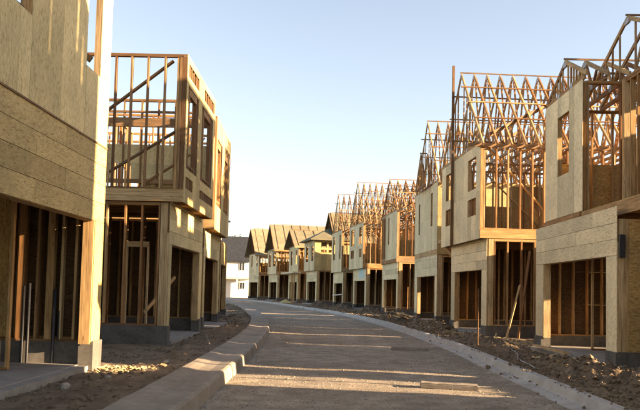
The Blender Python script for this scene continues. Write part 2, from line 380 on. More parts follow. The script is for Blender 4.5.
def roof_sheets(H, u0, u1, v0, v1, zb, rise, over=.35, mat='roofosb'):
    """boarded gable roof with its ridge running back from the street"""
    um = (u0 + u1) / 2; half = (u1 - u0) / 2; sl = rise / half; T = .02
    Lr = math.hypot(half + over, (half + over) * sl); nv = max(1, round((v1 - v0) / 2.44)); ns = max(2, round(Lr / 1.22))
    for sg in (-1, 1):
        for i in range(nv):
            for j in range(ns):
                t0, t1 = j / ns, (j + 1) / ns; tm = (t0 + t1) / 2
                um2 = um + sg * (half + over) * tm; z = zb + .17 + rise - (half + over) * sl * tm
                va, vb = v0 + (v1 - v0) * i / nv + .004, v0 + (v1 - v0) * (i + 1) / nv - .004
                d = Vector((0, sg * 1.0, -sl)).normalized(); X = Vector((H.s, 0, 0)); nrm = X.cross(d)
                H.put('roof_board', box_mesh(vb - va, Lr / ns - .006, T, mat), X, d, nrm, H.P(um2, (va + vb) / 2, z + H.rng.uniform(0, .006)), False)
        H.beam('barge_board', (um + sg * (half + over), v0 - .03, zb + .10 - over * sl), (um, v0 - .03, zb + .10 + rise), .04, .19, 'lumd')
        H.beam('fascia_board', (um + sg * (half + over + .03), v0, zb + .08 - over * sl), (um + sg * (half + over + .03), v1, zb + .08 - over * sl), .04, .16, 'lum')

def shade_wing(H, u0, u1, v0, v1, z, mat='osbw'):  # added sun blocker, hidden behind the garage bays
    """unseen boarded wing set back from the street, added to narrow the sun gaps"""
    H.box('stem_wall', u0, u1, v0, v1, -.3, .4, 'concd', False)
    H.wall('u', v0, u0 + .02, u1 - .02, .4, z, .6, .12, 'lum')
    H.sheath('u', v0, u0, u1, .38, z, mat, out=-1); H.sheath('u', v1, u0, u1, .38, z, mat, out=1)
    H.sheath('v', u0, v0, v1, .38, z, mat, out=-1); H.sheath('v', u1, v0, v1, .38, z, mat, out=1)
    H.deck(u0, u1, v0, v1, z + .002, mat, 'roof_board')

def pipes(H, lst):
    for (u, v, h, r) in lst:
        n = 10; vs = [tuple(H.P(u + r * math.cos(6.2832 * i / n), v + r * math.sin(6.2832 * i / n), z)) for z in (.1, h) for i in range(n)]
        mesh_obj('drain_pipe', vs, [(i, (i + 1) % n, n + (i + 1) % n, n + i) for i in range(n)] + [tuple(range(n, 2 * n))], 'black', H.root, True)

# ------------------------------------------------------------------ ground, road, kerbs
def hermite(pts):
    xs = [p[0] for p in pts]; ys = [p[1] for p in pts]; n = len(pts); mm = []
    for i in range(n):
        a, b = max(0, i - 1), min(n - 1, i + 1); mm.append((ys[b] - ys[a]) / (xs[b] - xs[a]))
    def f(x):
        if x <= xs[0]: return ys[0] + mm[0] * (x - xs[0])
        if x >= xs[-1]: return ys[-1] + mm[-1] * (x - xs[-1])
        i = max(k for k in range(n - 1) if xs[k] <= x); h = xs[i + 1] - xs[i]; t = (x - xs[i]) / h
        return (2 * t**3 - 3 * t**2 + 1) * ys[i] + (t**3 - 2 * t**2 + t) * h * mm[i] + (-2 * t**3 + 3 * t**2) * ys[i + 1] + (t**3 - t**2) * h * mm[i + 1]
    return f
XL = hermite([(-30, -1.8), (0, -1.8), (12, -1.83), (21, -2.03), (29, -2.45), (41, -3.75), (61, -6.9), (75, -9.8), (90, -13.6), (103, -18.4), (109, -25), (113, -40)])
XR = hermite([(-30, 4.1), (0, 4.1), (10.4, 3.98), (17.5, 3.88), (24.2, 3.72), (39.7, 2.46), (52.6, .46), (68.7, -3.07), (80, -5.6), (92, -8.8), (105, -13.4), (112, -18.5), (117, -28), (120, -45)])
def nz(x, y, s, seed=0): return noise.noise(Vector((x * s, y * s, seed * 7.3)))
MOUNDS = [(5.1, 13.0, .9, 2.4, .27), (4.9, 16.2, .6, 1.5, .16), (4.9, 22.8, .5, 1.3, .2), (4.7, 26, .6, 1.2, .18), (4.5, 32.5, .6, 1.6, .28), (4.2, 36, .6, 2, .2), (3.6, 44, .8, 2.5, .3),
          (2.6, 54, .9, 3, .35), (0.6, 64, .9, 3, .35), (-3.4, 11.5, .35, 2.0, .05), (-3.6, 18, .5, 2.5, .08), (-3.9, 27, .7, 3, .12), (-5.0, 37, .8, 3, .18), (-1.4, 73, 1, 3, .35)]
def ground_z(x, y):
    l, r = XL(y) - .82, XR(y)
    if l + .12 < x < r - .08: return -.32
    d = min(abs(x - l), abs(x - r))
    z = .02 + .03 * nz(x, y, .5) + .03 * nz(x, y, 1.7, 1) + .028 * nz(x, y, 4.5, 2) + (.018 * nz(x, y, 11, 3) if y < 40 else 0)
    if x < l: z += .07 * max(0, 1 - d / 1.2)
    else: z += .03 * max(0, 1 - d / .8)
    for (mx, my, sx, sy, a) in MOUNDS:
        q = ((x - mx) / sx)**2 + ((y - my) / sy)**2
        if q < 6:
            e = a * math.exp(-q); z += e * (1 + .8 * nz(x, y, 3.1, 5) + .75 * nz(x, y, 7, 6) + .45 * nz(x, y, 14, 7))
    return z
def axis_lines(lo, hi, far, step): 
    a = []; x = lo
    while x < hi: a.append(x); x += step(x)
    a.append(hi); return a
xs = [-3000, -1200, -500, -220, -120, -80, -60, -48, -40, -34, -28, -23, -19, -16, -13.5, -11.5, -10, -8.8, -7.8, -7.0]
x = -6.4
while x < 7.2: xs.append(x); x += .07
xs += [7.4, 8, 9, 10.5, 12.5, 15, 19, 24, 30, 40, 60, 110, 250, 600, 1500, 3000]
ys = [-3000, -1000, -300, -100, -40, -15, -4, 1, 3.5, 5.5]
y = 6.8
while y < 130: ys.append(y); y += .035 + .0062 * max(0, y - 6)
ys += [132, 136, 142, 150, 162, 180, 220, 300, 500, 1000, 2000, 4500]
vs = [(x, y, ground_z(x, y) if (-60 < x < 30 and -20 < y < 150) else 0.0) for y in ys for x in xs]
nx = len(xs); fs = [(j * nx + i, j * nx + i + 1, (j + 1) * nx + i + 1, (j + 1) * nx + i) for j in range(len(ys) - 1) for i in range(nx - 1)]
o = mesh_obj('ground', vs, fs, 'dirt', smooth=True); tag(o, 'bare brown dirt ground beside the road and under the houses', 'ground', kind='structure')

def road_z(x, y): return -.055 + .022 * nz(x, y, .45, 11) + .012 * nz(x, y, 1.3, 12) + .006 * nz(x, y, 4, 13)
vs, fs = [], []; yy = []; y = -15
while y < 113: yy.append(y); y += .12 + .006 * max(0, y - 8)
K = 44
for y in yy:
    a, b = XL(y) - .06, XR(y) - .47
    for i in range(K): x = a + (b - a) * i / (K - 1); vs.append((x, y, road_z(x, y)))
for j in range(len(yy) - 1):
    for i in range(K - 1): fs.append((j * K + i, j * K + i + 1, (j + 1) * K + i + 1, (j + 1) * K + i))
o = mesh_obj('road', vs, fs, 'road', smooth=True)
at = o.data.attributes.new('wear', 'FLOAT', 'POINT')
for k in range(len(vs)):
    y = vs[k][1]; i = k % K; wd = XR(y) - XL(y) - .4; q = (i / (K - 1)) * wd + .18 * nz(0, y, .12, 21)
    at.data[k].value = max(0, min(1, .5 * sum(math.exp(-((q - c_) / .24)**2) for c_ in (1.15, 2.75, 2.2, 3.9)) * (.75 + .5 * nz(q, y, .5, 22)) + .6 * math.exp(-q / .25) * (.5 + nz(q, y, .8, 23)))); tag(o, 'unpaved grey brown gravel road curving away between the houses', 'road', kind='structure')

def kerb(name, fx, prof, mat, label, y0, y1, sec=3.05):
    root = bpy.data.objects.new(name, None); COL.objects.link(root); tag(root, label, 'kerb', kind='structure')
    y = y0
    while y < y1:
        n = 8; vs = []; k = len(prof); dz = random.uniform(-.003, .003); dx = random.uniform(-.003, .003)
        for i in range(n + 1):
            t = y + .003 + (sec - .006) * i / n; sl = (fx(t + .1) - fx(t - .1)) / .2; nn = 1 / math.sqrt(1 + sl * sl)
            for (po, pz) in prof: vs.append((fx(t) + po * nn + dx, t - po * nn * sl, pz + dz + .004 * nz(t, po, 2.0, 31)))
        fs = [(i * k + j, i * k + j + 1, (i + 1) * k + j + 1, (i + 1) * k + j) for i in range(n) for j in range(k - 1)]
        fs += [tuple(range(k))[::-1], tuple(n * k + j for j in range(k))]
        o = mesh_obj('kerb_section', vs, fs, mat, root)
        y += sec
    return root
kerb('kerb', XL, [(0, -.3), (.0, -.06), (-.025, .125), (-.045, .155), (-.09, .168), (-.3, .152), (-.5, .16), (-.68, .19), (-.79, .197), (-.82, .18), (-.83, -.3)], 'curb',
     'wide raised concrete kerb with dished top beside the dirt of the facing garages', 2, 108)
kerb('kerb', XR, [(0, -.3), (0, .10), (-.015, .118), (-.15, .118), (-.19, .10), (-.235, .0), (-.26, -.02), (-.5, -.042), (-.505, -.3)], 'curbr',
     'narrow pale concrete kerb and gutter along the clod strewn dirt verge', 2, 113)

# loose stones, clods and chips
ICO = None
def rock_stuff(name, pts, mat, label, cat, flat=.6, jag=.25):
    global ICO
    if ICO is None:
        bm = bmesh.new(); bmesh.ops.create_icosphere(bm, subdivisions=1, radius=1); ICO = ([v.co.copy() for v in bm.verts], [[v.index for v in f.verts] for f in bm.faces]); bm.free()
    vs, fs = [], []
    rr = random.Random(5)
    for (x, y, z, s) in pts:
        b = len(vs); e = Euler((rr.uniform(0, 6), rr.uniform(0, 6), rr.uniform(0, 6))); sx, sy, sz = s * rr.uniform(.7, 1.4), s * rr.uniform(.7, 1.4), s * flat * rr.uniform(.7, 1.3)
        for c in ICO[0]:
            q = Vector(c) * (1 + rr.uniform(-jag, jag)); q.rotate(e); vs.append((x + q.x * sx, y + q.y * sy, z + q.z * sz))
        fs += [[b + i for i in f] for f in ICO[1]]
    o = mesh_obj(name, vs, fs, mat); tag(o, label, cat, kind='stuff'); return o
rr = random.Random(3)
pts = []
while len(pts) < 9500:
    y = 7 + 40 * rr.random()**1.9; a, b = XL(y), XR(y) - .5; x = rr.uniform(a, b); edge = min(x - a, b - x)
    if rr.random() > .25 + .75 * math.exp(-edge * 1.2): continue
    s = rr.choice([.005, .006, .007, .009, .012]) * (1 + .012 * y); s *= 1.9 if rr.random() < .02 else 1
    pts.append((x, y, road_z(x, y) + s * .3, s))
rock_stuff('gravel', pts, 'stone', 'small loose stones scattered over the road', 'gravel')
pts = []
while len(pts) < 10500:
    y = 8 + 62 * rr.random()**1.6
    if len(pts) % 5 == 0: y = rr.uniform(9.5, 18)
    if rr.random() < .72 or len(pts) % 5 == 0:
        x = XR(y) + rr.uniform(-.5 if rr.random() < .04 else .03, 2.3) ; z = ground_z(x, y) if x > XR(y) else .12
        if x < XR(y) - .2: z = -.01
    else: x = XL(y) - .85 - rr.random() * 2.4; z = ground_z(x, y)
    s = rr.choice([.012, .017, .022, .03, .04]) * (1 if y < 30 else 1.5)
    if rr.random() < .03: s *= 1.9
    pts.append((x, y, z + s * .2, s))
for k in range(200):
    cy = rr.choice([15.4, 15.4, 12.2, 19.5, 24.5, 31]); y = rr.gauss(cy, .45); o_ = -abs(rr.gauss(0, .22)); x = XR(y) + o_; s = rr.choice([.007, .009, .013, .019])
    pts.append((x, y, (.12 if o_ > -.19 else -.02) + s * .3, s))
rock_stuff('dirt_clods', pts, 'clod', 'crumbled clods of brown dirt along both verges', 'dirt clods', .8)
def chip_stuff(name, centres, count, label):
    vs, fs = [], []
    for k in range(count):
        cx, cy, sx, sy = rr.choice(centres); x = rr.gauss(cx, sx); y = rr.gauss(cy, sy)
        if x < XR(y) and x > XL(y) - .85: continue
        z = ground_z(x, y) + rr.uniform(.005, .04); l, wd, t = rr.uniform(.02, .07), rr.uniform(.01, .028), .006
        e = Euler((rr.uniform(-.5, .5), rr.uniform(-.5, .5), rr.uniform(0, 3.2))); b = len(vs)
        for q in [(i, j, h) for i in (-l, l) for j in (-wd, wd) for h in (-t, t)]:
            q = Vector(q); q.rotate(e); vs.append((x + q.x, y + q.y, z + q.z))
        fs += [[b + i for i in f] for f in [(0, 1, 3, 2), (4, 6, 7, 5), (0, 4, 5, 1), (2, 3, 7, 6), (0, 2, 6, 4), (1, 5, 7, 3)]]
    o = mesh_obj(name, vs, fs, 'chip'); tag(o, label, 'wood chips', kind='stuff')
chip_stuff('wood_chips', [(5.6, 16.0, .35, .6), (5.4, 16.6, .4, .5), (5.3, 17.2, .4, .6), (5.7, 15.3, .3, .5), (5.7, 25.5, .4, .9), (5.6, 17.5, .3, .7), (5.5, 24.5, .4, 1.2), (5.3, 26.6, .4, .5), (4.7, 34, .4, 1), (-3.95, 14.1, .3, .25), (4.8, 30, .3, 1)], 1700, 'pale wood chips littering the dirt at the foot of the garages')

# ------------------------------------------------------------------ houses
GR, GL = 'timber framed houses on the clod strewn verge side', 'timber framed houses behind the wide kerb'
# R1: garage bay with a boarded bay above, low pitched trusses behind it
H = House('framed_house', (6.12, 16.35), .5, 1, 'timber frame house with boarded bay and one window above its garage, low pitched trusses', 'house', GR)
L, D, zf = 6.3, 9.0, 3.64
ground_floor(H, L, D, zf, 2.5, .62, 5.55, 'osb', near='sheath', near_v=1.5, stem=.42, rear_slot=(3.1, 4.15), apron=.35)
H.box('junction_box', -.09, -.02, .02, .14, 2.45, 2.95, 'black', False)
floor_plate(H, -4.5, L, D, -.25, zf + .12)
zb = zf + .14
wb = [(4.2, 5.22, 5.0, 6.7)]
H.box('ledger_board', 3.05, L + .02, .20, .245, zf - .04, zf + .13, 'lum')
H.wall('u', .3, 3.15, 6.4, zb, 7.25, .42, .12, 'lum', wb); H.sheath('u', .3, 3.1, 6.42, zb + .03, 7.28, 'osb', wb, sw=1.22, sh=3.6)
H.wall('v', 3.15, .43, 1.35, zb, 7.25, .8, .12, 'lum'); H.wall('v', 6.28, .43, D, zb, 7.25, .6, .12, 'lum'); H.sheath('v', 6.4, .32, D, zb, 5.6, 'osbg', out=1)
H.wall('u', 1.35, -4.4, 3.1, zb, 7.25, .41, .14, 'lum', [(-2.4, -1.2, zf + .9, 6.2)])
for k in (0, .05, .1): H.box('corner_post', 3.02 - k * 1.02, 3.07 - k * 1.02, 1.3 - .002 * k, 1.5, zb, 7.25, 'luml')
for k in range(3): H.box('corner_post', 1.55 - k * .051, 1.60 - k * .051, 1.28, 1.345, zb, 7.25, 'luml')
H.wall('v', 1.2, 1.6, 6.5, zb, 7.0, .4, .09, 'lum'); H.sheath('v', 1.29, 2.6, 5.6, zb, 6.3, 'osbg', out=1)
H.wall('u', 4.6, 1.3, 6.2, zb, 7.1, .42, .09, 'lum'); H.sheath('u', 4.69, 1.3, 6.2, zb, 5.2, 'osbg', out=1)
H.sheath('u', D, -4.5, L, zb, 7.25, 'osbw', out=1); H.sheath('v', -4.5, 1.35, D, 3.4, 7.25, 'osbw', out=-1)
H.wall('u', 2.6, -4.4, -.1, .4, zf - .2, .6, .12, 'lum'); H.sheath('u', 2.72, -4.4, -.1, .4, zf - .2, 'osbw', [(-4.35, -3.75, .4, 3.44), (-2.5, -2.2, .4, 3.44)], out=1)  # gaps added in this unseen wall to stripe the road with sun
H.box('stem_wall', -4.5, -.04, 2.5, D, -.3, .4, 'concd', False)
H.deck(-4.5, -.3, 1.35, D, 7.26, 'roofosb', 'roof_board')
H.trusses(-.35, 6.5, 1.45, 5.9, 7.25, 1.5, .55, 'lum', over=.1, braces=False, plates=True)
H.trusses(3.1, 6.4, .36, 2.6, 7.29, .78, .56, 'lum', over=.12, braces=False, plates=True)
for u in (1.2, 4.9): H.box('lateral_brace', u - .04, u + .04, 1.5, 5.9, 7.95, 8.0, 'lumd')
H.beam('diagonal_brace', (3.3, 1.6, 7.2), (3.5, 3.4, 4.4), .04, .12, 'lum')
H.beam('diagonal_brace', (.5, 1.62, 6.6), (2.8, 1.62, 4.0), .04, .12, 'lum')
shade_wing(H, 6.45, 8.45, 3.4, D, 6.6)
SR = [(-3.6, -3.3, 8.2, 9.6), (-1.4, -1.2, 7.8, 9.2), (.4, .8, 8.6, 9.9), (2.3, 2.5, 8.0, 9.8), (3.6, 4.2, 8.4, 9.4), (5.3, 5.5, 8.0, 9.9)]  # unseen rear storey added to shade the roofless house opposite, slits give dapples
H.wall('u', 6.0, -4.5, 6.3, 7.35, 10.5, .9, .12, 'lum', SR); H.sheath('u', 6.0, -4.5, 6.3, 7.3, 10.5, 'osbw', SR, sw=1.22, sh=3.4)
H.sheath('v', 6.3, 6.0, D, 7.3, 10.5, 'osbw', out=1); H.sheath('v', -4.5, 6.0, D, 7.3, 10.5, 'osbw', out=-1)
pipes(H, [(3.2, 1.6, 1.7, .05), (3.4, 1.7, 1.5, .04), (3.1, 2.0, 1.9, .05)])

# R2
H = House('framed_house', (5.57, 27.5), 4.6, 1, 'timber frame house with steep open trusses, tall pole and four window gaps over its garage', 'house', GR)
L, D, zf = 5.5, 9.0, 3.96
W2 = [(.55, 1.75, 5.55, 6.75), (.55, 1.75, 4.55, 5.2), (4.1, 5.5, 5.6, 6.75), (4.1, 5.5, 4.5, 5.2)]
ground_floor(H, L, D, zf, 2.5, .66, 4.85, 'osb', sp=.5, apron=.3, rear_slot=(2.0, 2.7))
floor_plate(H, -.02, 6.3, D, .28, zf)
upper(H, 0, 6.3, D, .28, zf, 7.15, W2, 'osb')
H.trusses(0, 6.3, -.25, D - .1, 7.15, 3.3, .55, 'lum', plates=True)
H.box('tall_pole', 4.0, 4.1, -.42, -.32, 3.55, 11.25, 'lumd')
H.box('top_beam', -.06, -.01, -.75, D - 3, 7.0, 7.15, 'lumd')
shade_wing(H, 6.4, 7.2, 3.0, D, 6.5); shade_wing(H, -1.2, -.06, 3.2, D, 3.6)

# R3: flush front, narrow windows, boarded near side
H = House('framed_house', (5.05, 37.0), 3.8, 1, 'timber frame house with flush boarded front, two narrow window slots and steep open trusses', 'house', GR)
L, D, zf = 6.3, 9.0, 3.8
ground_floor(H, L, D, zf, 2.45, .5, 5.5, 'osb', sp=.55, rear_slot=(2.4, 3.3))
floor_plate(H, 0, L, D, .02, zf)
upper(H, 0, L, D, .02, zf, 7.1, [(1.2, 1.65, 5.0, 6.7), (4.7, 5.15, 4.8, 6.5)], 'osb', near='sheath', near_wins=[(.8, 2.2, 6.3, 6.9)], skirt=.05)
H.trusses(0, L, .02, D - .1, 7.1, 3.5, .55, 'lum', plates=True)
H.trusses(1.6, 4.4, -.35, .0, 7.1, 1.7, .3, 'lum', braces=False, over=.1)
H.beam('entry_roof_rafter', (-.12, -.02, 4.15), (-.12, .9, 3.2), .05, .14, 'luml'); H.beam('entry_roof_rafter', (-1.0, -.02, 4.1), (-1.0, .9, 3.2), .05, .14, 'lum')
H.box('entry_beam', -1.05, -.05, .0, .05, 4.0, 4.15, 'lum')
shade_wing(H, 6.4, 8.7, 3.0, D, 6.5); shade_wing(H, -1.2, -.06, 3.2, D, 3.6)

# R4
H = House('framed_house', (4.2, 49.6), 5.2, 1, 'timber frame house with one boarded strip, slot window and wall of bare reddish studs', 'house', GR)
L, D, zf = 6.6, 9.0, 3.9
ground_floor(H, L, D, zf, 2.45, .5, 5.9, 'osb', sp=.55, rear_slot=(2.4, 3.6))
floor_plate(H, 0, L, D, .12, zf)
upper(H, 0, L, D, .12, zf, 7.0, [(3.0, 3.5, 4.9, 6.8)], 'osb', bare=[(4.6, 6.6, 3.6, 7.0)], skirt=.1)
H.trusses(0, L, -.1, D - .1, 7.0, 2.3, .55, 'lum')
shade_wing(H, 6.7, 8.9, 3.0, D, 6.5); shade_wing(H, -1.2, -.06, 3.2, D, 3.6)

# R5
H = House('framed_house', (2.6, 61.2), 9.2, 1, 'timber frame house with overhanging upper bay and pale blue wrap above the garage', 'house', GR)
L, D, zf = 5.6, 9.0, 3.8
ground_floor(H, L, D, zf, 2.45, .5, 5.0, 'osb', sp=.55, wrap=True)
floor_plate(H, 0, 6.2, D, .3, zf)
upper(H, 0, 6.2, D, .3, zf, 7.2, [(.6, 1.7, 5.5, 6.9), (.6, 1.7, 4.4, 5.1), (4.0, 5.4, 5.5, 6.9), (4.0, 5.4, 4.4, 5.1)], 'osb')
H.trusses(0, 6.2, -.25, D - .1, 7.2, 3.5, .55, 'lum')
shade_wing(H, 6.3, 8.3, 3.0, D, 6.5); shade_wing(H, -1.2, -.06, 3.2, D, 3.6)

# R6
H = House('framed_house', (.85, 70.6), 9.5, 1, 'timber frame house with tall open gable truss next to the first boarded roof', 'house', GR)
L, D, zf = 5.6, 9.0, 3.7
ground_floor(H, L, D, zf, 2.3, .5, 5.0, 'osb', sp=.6)
floor_plate(H, 0, 5.8, D, .2, zf)
upper(H, 0, 5.8, D, .2, zf, 7.3, [(.6, 1.3, 4.6, 6.9), (3.8, 5.0, 4.6, 6.9)], 'osb', near='open')
H.trusses(0, 5.8, -.15, D - .1, 7.3, 3.5, .55, 'lum')
shade_wing(H, 5.9, 7.6, 3.0, D, 6.5); shade_wing(H, -1.2, -.06, 3.2, D, 3.6)

# R7 .. R10: roofs already boarded
def boarded(name, loc, hd, label, L, zf, zt, rise, wins, near_wins=(), near='open', ov=.2, bay=False, v_roof=-.6, upL=None):
    H = House(name, loc, hd, 1, label, 'house', GR); D = 9.5; upL = upL or L
    ground_floor(H, L, D, zf, 2.5, .6, L - .6, 'osb', sp=.6)
    floor_plate(H, 0, upL, D, ov, zf)
    upper(H, 0, upL, D, ov, zf, zt, wins, 'osb', near=near, near_wins=near_wins, inner=not bay, brace=False)
    H.trusses(0, upL, v_roof + .6 + (2.0 if bay else 0), D, zt, rise, 1.2, 'lumd', braces=False, over=.2)
    roof_sheets(H, 0, upL, v_roof + (2.4 if bay else 0), D + .3, zt, rise)
    return H
H = boarded('framed_house', (-1.85, 79.8), 13, 'boarded roof house with square hipped bay and grid of small window gaps', 5.8, 4.0, 7.0, 3.0,
            [(.7, 1.7, 4.7, 6.4), (3.6, 4.8, 4.7, 6.4)], [(.4, 1.0, 6.1, 6.7), (1.2, 1.8, 6.1, 6.7), (2.0, 2.6, 6.1, 6.7), (.4, 1.0, 5.6, 5.9), (1.2, 1.8, 5.6, 5.9), (2.0, 2.6, 5.6, 5.9)], near='sheath', bay=True, ov=.3)
hv = [(-.55, -.85, 7.02), (6.3, -.85, 7.02), (6.3, 3.8, 7.02), (-.55, 3.8, 7.02), (2.0, 1.7, 8.35), (3.7, 1.7, 8.35), (2.0, 3.8, 8.35), (3.7, 3.8, 8.35)]
hv2 = [tuple(H.P(a, b, c)) for a, b, c in hv] + [tuple(H.P(a, b, c - .12)) for a, b, c in hv[:4]]
mesh_obj('hip_roof', hv2, [(0, 1, 5, 4), (1, 2, 7, 5), (3, 0, 4, 6), (4, 5, 7, 6), (2, 3, 6, 7), (0, 8, 9, 1), (1, 9, 10, 2), (2, 10, 11, 3), (3, 11, 8, 0), (8, 11, 10, 9)], 'roofosb', H.root)
H = boarded('framed_house', (-4.3, 89.2), 15, 'boarded roof house with small sharp gable and tan porch roof beside the hipped bay house', 5.6, 3.9, 6.8, 1.9, [(.8, 1.5, 4.6, 6.3), (3.6, 4.4, 4.6, 6.3)], near='open', ov=0)
H.box('porch_roof', -1.6, 5.7, -1.0, .0, 3.5, 3.68, 'trim', False)
for u in (-1.4, -.2): H.box('porch_post', u, u + .16, -.85, -.69, -.1, 3.5, 'luml')
H = boarded('framed_house', (-7.4, 98), 16, 'boarded roof house with wide upper window openings and dark barge boards', 6.0, 3.9, 6.9, 3.2, [(.6, 2.2, 4.6, 6.4), (3.8, 5.2, 4.6, 6.4)], near='open', ov=.2)
H.deck(-.4, 2.2, -1.0, -.3, 6.6, 'roofosb', 'roof_board')
H = boarded('framed_house', (-10.8, 107), 20, 'boarded roof house with plain cream front, standing next to the white finished house', 6.0, 3.9, 6.6, 3.6, [(.8, 1.4, 4.8, 6.4), (3.8, 4.5, 4.8, 6.4)], near='open', ov=0)

# R0: unseen next house toward the viewer, added to shade the near road
H = House('framed_house', (6.3, -4.5), 0, 1, 'unseen flat roofed timber house added for its shade, opposite the grey green boarded shell', 'house', GR)
L, D, zf = 14.2, 8.7, 3.64
ground_floor(H, L, D, zf, 2.5, .62, 5.55, 'osb', stem=.42)
floor_plate(H, 0, L, D, 0, zf)
upper(H, 0, L, D, 0, zf, 7.2, [(2.0, 3.0, 5, 6.6), (9.5, 10.5, 5, 6.6)], 'osb', near='sheath', inner=False)
SL = [(11.9, 12.1, 7.9, 8.6), (12.25, 12.4, 7.5, 8.2), (13.4, 13.55, 8.3, 9.3), (8.6, 8.9, 7.6, 8.8)]  # slits added to drop sun dapples on the shell opposite
H.wall('u', 0, 0, L, 7.2, 9.6, 1.22, .12, 'lum', SL); H.sheath('u', 0, 0, L, 7.2, 9.6, 'osb', SL, sw=1.22, sh=2.6)
H.wall('v', L - .12, .13, D, 7.2, 9.6, 1.22, .12, 'lum'); H.sheath('v', L, 0, D, 7.2, 9.6, 'osbw', [(2.6, 2.75, 8.2, 9.3), (4.0, 4.15, 8.0, 8.8)], out=1)
H.wall('u', D - .12, .2, L - .2, 7.2, 9.6, 1.22, .12, 'lum'); H.sheath('u', D, 0, 11, 7.2, 9.6, 'osbw', out=1)
H.deck(0, L, 0, 5.0, 9.61, 'roofosb', 'roof_board')

# L1
H = House('framed_house', (-4.45, 6.7), 0, -1, 'timber house shell with grey green upper boards and open garage with pipes, dark seam line', 'house', GL)
L, D, zf = 7.56, 8.0, 4.26
ground_floor(H, L, D, zf, 2.78, .8, 7.03, 'osbw', stem=.57, apron=-.02, sp=.6)
floor_plate(H, 0, L, D, .0, zf)
WA = [(2.2, 3.84, 5.46, 7.5), (6.2, 6.97, 5.46, 7.5)]
H.box('flashing_strip', 0, L, -.035, .0, zf - .062, zf - .035, 'lumd', False)
z0 = zf + .02
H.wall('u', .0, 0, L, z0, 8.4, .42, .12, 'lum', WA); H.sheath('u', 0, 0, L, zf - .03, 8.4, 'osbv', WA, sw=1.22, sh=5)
H.wall('v', L - .12, .13, D, z0, 8.4, .8, .12, 'lum'); H.wall('v', 0, .13, D, z0, 8.4, .6, .12, 'lum'); H.wall('u', D - .12, .2, L - .2, z0, 8.4, 1.2, .12, 'lum')
H.beam('diagonal_brace', (L - .2, .3, 5.9), (L - .2, 2.4, 7.4), .04, .12, 'lumd')
H.box('cross_brace', 2.0, L, 1.0, 1.04, 6.15, 6.25, 'lumd')
pipes(H, [(7.15, 1.3, 1.55, .03), (7.15, 1.2, 1.6, .026), (7.2, .74, 1.5, .03), (7.1, 1.85, 1.7, .032), (7.22, .66, 1.1, .015)])
H.wall('v', 5.2, 2.2, 6.0, .16, 3.9, .6, .09, 'lumd')
for (v, wd, mt) in ((.36, .05, 'lum'), (.62, .045, 'luml'), (.80, .13, 'lum'), (1.08, .045, 'lumd'), (1.34, .13, 'lum'), (1.56, .05, 'lumd')): H.box('stud', L - .33, L - .20, v, v + wd, .575, 3.9, mt)
H.box('sole_plate', L - .335, L - .195, .25, 3.2, .53, .574, 'lumd'); H.sheath('v', L - .2, 1.68, 3.2, .58, 3.9, 'osbg', out=-1, sw=.6, sh=3.6)
H.box('stem_wall', L - .36, L - .171, .22, 3.4, -.2, .53, 'concd', False)

# L2
H = House('framed_house', (-4.5, 20.2), .5, -1, 'roofless timber frame house, open studs with long diagonal braces above its garage', 'house', GL)
L, D, zf = 5.35, 8.0, 4.22
ground_floor(H, L, D, zf, 2.75, .35, 4.85, 'osbv', stem=.54, sp=.48, apron=.1)
u0, u1, ov, zt = -.12, 5.0, .36, 7.95; z0 = zf + .018
floor_plate(H, u0, u1, D, ov, zf, 'luml')
WL = [(.45, 1.5, 5.0, 6.95), (2.85, 4.1, 5.0, 6.95)]
BL = [(.1, 1.75, 4.85, 7.15), (2.35, 4.55, 4.85, 7.15), (.1, 1.2, 4.3, 4.62), (2.35, 4.9, 4.3, 4.55), (.1, 1.75, 7.4, 7.75), (2.7, 4.7, 7.4, 7.75)]
H.wall('u', -ov, u0, u1, z0, zt, .36, .12, 'lumd', WL); H.sheath('u', -ov, u0, u1, zf - .33, zt, 'osbw', BL, sw=1.22, sh=5)
H.wall('v', u0, -ov + .13, D, z0, zt, .47, .12, 'lumd')
H.box('corner_post', u0 - .004, u0 + .2, -ov + .13, -ov + .2, z0, zt - .1, 'lumd'); H.box('corner_post', u0 - .003, u0 + .2, -ov + .205, -ov + .27, z0, zt - .1, 'lum')
H.beam('diagonal_brace', (u0 + .16, .05, zt - .15), (u0 + .16, 2.6, zf + 1.55), .14, .05, 'lumd')
H.beam('diagonal_brace', (u0 + .2, -.3, 6.0), (u0 + .2, 2.3, zf + .1), .12, .05, 'lumd')
H.beam('diagonal_brace', (u0 + 1.2, -.3, 5.4), (u0 + 1.2, 1.3, zf + .1), .12, .05, 'lumd')
H.wall('v', u1 - .12, -ov + .13, D, z0, zt, .6, .12, 'lumd')
H.box('header', u1 - .13, u1 - .01, -ov + .2, D - .4, 7.0, 7.3, 'lumd'); H.box('blocking_board', u1 - .14, u1 - .02, -ov + .2, D - .4, 7.48, 7.54, 'lumd')
H.sheath('v', u1, -ov, D, 5.15, 6.4, 'osbv', [(2.45, 3.1, 5.15, 5.75)], out=1); H.sheath('v', u1, .4, 2.1, zf, 5.15, 'osbw', out=1)
H.box('cross_brace', u1 - .16, u1 - .12, -ov + .2, D - 1, 5.05, 5.2, 'lumd')
for k in range(6): H.box('blocking', u0 + .0, u0 + .05, -.2 + k * .47, -.16 + k * .47, zf + .03, zf + .5, 'luml')
H.beam('stair_rail', (2.0, 1.1, .8), (3.4, .5, 1.9), .05, .1, 'luml')
for v in (.75, 1.35): H.box('door_post', .9, .98, v, v + .05, .2, 2.7, 'luml')
H.box('door_head', .9, .98, .75, 1.4, 2.7, 2.85, 'luml')

